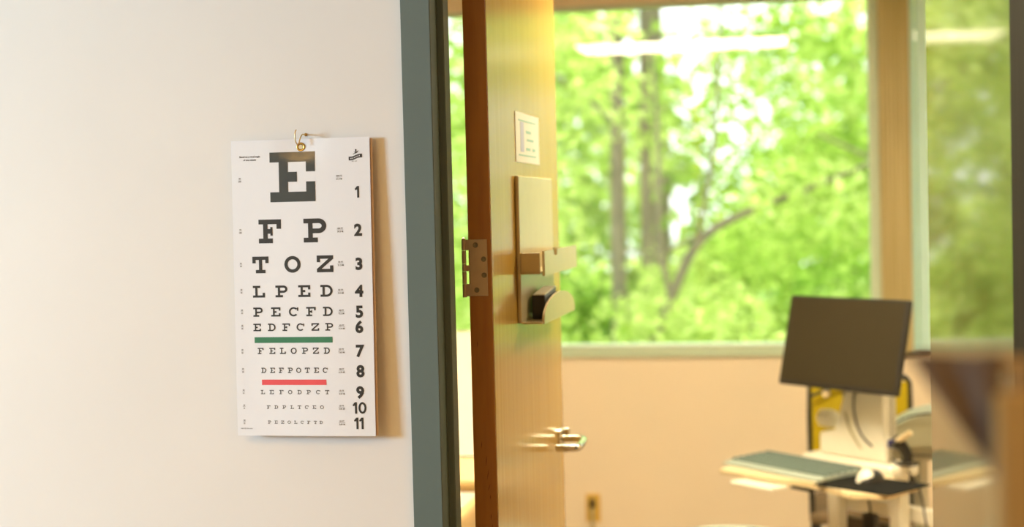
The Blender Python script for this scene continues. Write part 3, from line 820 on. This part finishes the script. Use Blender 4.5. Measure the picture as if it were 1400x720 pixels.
# exam table behind the door, seen through the gap at the hinges
EX = thing('exam_table', 'tan exam table with white paper, behind the open door', 'exam table', (-1.20, 4.25, 0))
box_obj('base', M['dark_wood'], EX, -.27, .25, -.75, .80, 0, .62, bev=.004)
b = nb(); bx(b, -.31, .30, -.85, -.005, .655, .745, bev=.015, seg=3); obj('seat_cushion', b, M['vinyl_tan'], EX, 40)
b = nb(); bx(b, -.27, .285, -.86, -.02, .744, .750, bev=.002); o = obj('paper_cover', b, M['paper_roll'], EX)
box_obj('seat_frame', M['dark_wood'], EX, -.29, .28, -.80, .85, .62, .656)
tb = Matrix.Translation((0, .015, .720)) @ Matrix.Rotation(R(38), 4, 'X')
b = nb(); bx(b, -.31, .30, 0, .62, 0, .07, bev=.015, seg=3, mtx=tb); obj('back_cushion', b, M['vinyl_tan'], EX, 40)
b = nb(); bx(b, -.28, .302, .10, .63, .068, .076, bev=.002, mtx=tb); bx(b, -.28, .302, .622, .632, -.02, .076, mtx=tb); obj('paper_cover', b, M['paper_roll'], EX)

# blurred stand close to the camera on the right with a cloth over its peg
SD = thing('wooden_stand', 'slim wooden stand with a side peg close to the doorway in the corridor', 'stand', (0.165, 1.035, 0))
b = nb(); bx(b, -.047, .034, -.018, .018, .02, 1.424, bev=.004); obj('post', b, M['stand_wood'], SD)
b = nb(); cyl(b, (-.030, 0, 1.42), (-.030, 0, 1.441), .006); cyl(b, (-.095, 0, 1.441), (-.024, 0, 1.441), .0045); obj('peg', b, M['stand_wood'], SD, 50)
b = nb(); lathe(b, [(.16, 0), (.16, .012), (.14, .02), (.03, .024)], 32); obj('foot', b, M['stand_wood'], SD, 40)
b = nb()
nu, nv = 12, 14
def cl(i, j, side):
    s = i/nu; t = j/nv
    x0 = -.098 + .072*t**1.15; x1 = -.040 - .006*t
    x = x0 + (x1-x0)*s
    y = side*(.006 + .004*math.sin(s*PI*3+.5)*(0.3+t))
    z = 1.4475 - .112*t*(1-0.10*math.cos(s*PI)) + .001*math.sin(s*7)
    return Vector((x, y, z))
fr = [[b.verts.new(cl(i, j, -1)) for i in range(nu+1)] for j in range(nv+1)]
bk = [[b.verts.new(cl(i, j, 1)) for i in range(nu+1)] for j in range(nv+1)]
for g in (fr, bk):
    for j in range(nv):
        for i in range(nu):
            b.faces.new((g[j][i], g[j][i+1], g[j+1][i+1], g[j+1][i]))
for i in range(nu):
    b.faces.new((fr[0][i], bk[0][i], bk[0][i+1], fr[0][i+1]))
CLO = tag(obj('hanging_cloth', b, M['taupe'], None, 60), 'dark taupe cloth folded to a point over the wooden stand peg', 'cloth')
CLO.location = (0.165, 1.035, 0)

# ------------------------------------------------------------------ trees outside
def leaves_mesh(blobs, size, material, parent):
    Ps, Ss = [], []
    for (c, r, n) in blobs:
        d = RNG.normal(size=(n, 3)); d /= np.linalg.norm(d, axis=1)[:, None]
        rr = np.cbrt(RNG.random(n))[:, None]
        Ps.append(np.array(c) + d*rr*np.array(r)); Ss.append(size*(0.6+0.8*RNG.random(n)))
    P = np.concatenate(Ps); s = np.concatenate(Ss)[:, None]; n = len(P)
    a = RNG.normal(size=(n, 3)); a[:, 2] *= 0.6; a /= np.linalg.norm(a, axis=1)[:, None]
    c = RNG.normal(size=(n, 3)); c -= a*np.sum(a*c, axis=1)[:, None]; c /= np.linalg.norm(c, axis=1)[:, None]
    up = np.cross(a, c)
    V = np.stack([P - a*s, P + c*s*0.55 + up*s*0.12, P + a*s, P - c*s*0.55 + up*s*0.12], axis=1).reshape(-1, 3)
    me = bpy.data.meshes.new('foliage')
    me.vertices.add(4*n); me.vertices.foreach_set('co', V.astype(np.float32).ravel())
    me.loops.add(4*n); me.loops.foreach_set('vertex_index', np.arange(4*n, dtype=np.int32))
    me.polygons.add(n); me.polygons.foreach_set('loop_start', np.arange(0, 4*n, 4, dtype=np.int32))
    me.update(calc_edges=True); me.validate()
    me.materials.append(material)
    o = bpy.data.objects.new('foliage', me); COL.objects.link(o); o.parent = parent; o['kind'] = 'stuff'
    return o
def tree(label, base, trunks, branches, blobs, size, leaf, group='trees outside the window'):
    t = thing('tree', label, 'tree', base, 0, group)
    for pts, r in trunks:
        b = nb(); tube(b, pts, r, 9, 2); obj('trunk', b, M['bark'], t, 60)
    for pts, r in branches:
        b = nb(); tube(b, pts, r, 7, 2); obj('branch', b, M['bark'], t, 60)
    leaves_mesh(blobs, size, leaf, t)
    return t
def cloud(n, x, y, z, rmin, rmax, per, keep=None):
    out = []
    k = 0
    while len(out) < n and k < n*20:
        k += 1
        c = (random.uniform(*x), random.uniform(*y), random.uniform(*z))
        if keep and not keep(c): continue
        r = random.uniform(rmin, rmax)
        out.append((c, (r*1.2, r, r*0.75), int(per*(r/rmax)**2)))
    return out
# forked tree nearest to the window, its branch crossing the view
tree('slender forked tree whose branch crosses the middle of the large window', (-1.10, 10.0, -1.0),
     [([(0, 0, 0), (.02, 0, .8), (.08, 0, 1.55), (.24, 0, 1.95), (.42, 0, 2.34), (.75, .1, 2.50), (1.1, .2, 2.62), (1.7, .3, 2.85)], [.05, .045, .038, .034, .030, .024, .018, .010])],
     [([(.24, 0, 1.95), (.15, .05, 2.3), (.18, .1, 2.9), (.1, .1, 4.2)], [.022, .018, .014, .006]), ([(.42, 0, 2.34), (.55, -.1, 2.9), (.6, -.1, 3.8), (.7, 0, 4.6)], [.018, .014, .010, .005]),
      ([(.42, 0, 2.34), (.12, .2, 2.20), (-.2, .3, 2.3)], [.016, .012, .006])],
     cloud(26, (-1.2, 2.2), (-.7, 1.2), (1.6, 4.8), .22, .45, 260) + cloud(12, (-.8, 1.8), (-.6, 1.0), (.7, 1.9), .2, .4, 240), .045, M['leaf_a'])
tree('twin-stemmed tree with two straight grey trunks left of the forked tree', (-1.45, 12.2, -1.0),
     [([(0, 0, 0), (-.02, 0, 2), (.02, 0, 4), (0, 0, 7)], [.075, .066, .055, .02]), ([(.24, .1, 0), (.20, .1, 2), (.22, .1, 4), (.26, .1, 6.6)], [.06, .05, .042, .02])],
     [([(0, 0, 3.2), (-.6, .1, 3.7), (-1.2, .2, 4.0)], [.025, .018, .008])],
     cloud(34, (-2.4, 1.4), (-.8, 1.4), (2.4, 6.6), .3, .6, 330) + cloud(10, (-2.2, 1.0), (.3, 1.4), (.5, 2.2), .25, .45, 240), .055, M['leaf_b'])
tree('leafy tree behind the wooden window post', (1.3, 12.6, -1.0),
     [([(0, 0, 0), (.05, 0, 2.2), (-.05, 0, 4.4), (0, 0, 6.6)], [.10, .085, .06, .02])],
     [([(0, 0, 2.2), (-.6, 0, 2.8), (-1.2, .1, 3.1)], [.03, .02, .008])],
     cloud(46, (-2.0, 2.2), (-1.0, 1.4), (.6, 6.4), .3, .6, 330), .055, M['leaf_b'])
tree('tree seen through the gap between door and frame', (-4.4, 13.0, -1.0),
     [([(0, 0, 0), (.06, 0, 2.2), (0, 0, 4.4), (.1, 0, 6.6)], [.10, .085, .06, .02])],
     [([(0, 0, 2.4), (.7, 0, 3.0), (1.3, .1, 3.2)], [.03, .02, .008])],
     cloud(46, (-2.2, 2.2), (-1.0, 1.4), (.6, 6.4), .3, .6, 330), .055, M['leaf_a'])
far = [(-5.0, 23, 'b', 'far bushy tree glimpsed through the narrow gap beside the door edge'), (-1.9, 20, 'c', 'far bushy tree behind the twin grey trunks in the large window'),
       (0.7, 25, 'b', 'far bushy tree above the monitor, behind the forked tree'), (2.6, 20, 'a', 'far tree glimpsed through the narrow second window')]
for k, (x, y, q, lab) in enumerate(far):
    gap = (lambda c: c[2] < 2.8 + 1.0*abs(c[0]+x+0.8)) if k in (1, 2) else None
    tree(lab, (x, y, -1.0),
         [([(0, 0, 0), (.1, 0, 3), (0, 0, 6), (.1, 0, 9)], [.16, .13, .09, .03])], [],
         cloud(60, (-2.4, 2.4), (-1.5, 1.5), (.3, 8.6), .5, .95, 330, gap), .085, M['leaf_'+q])
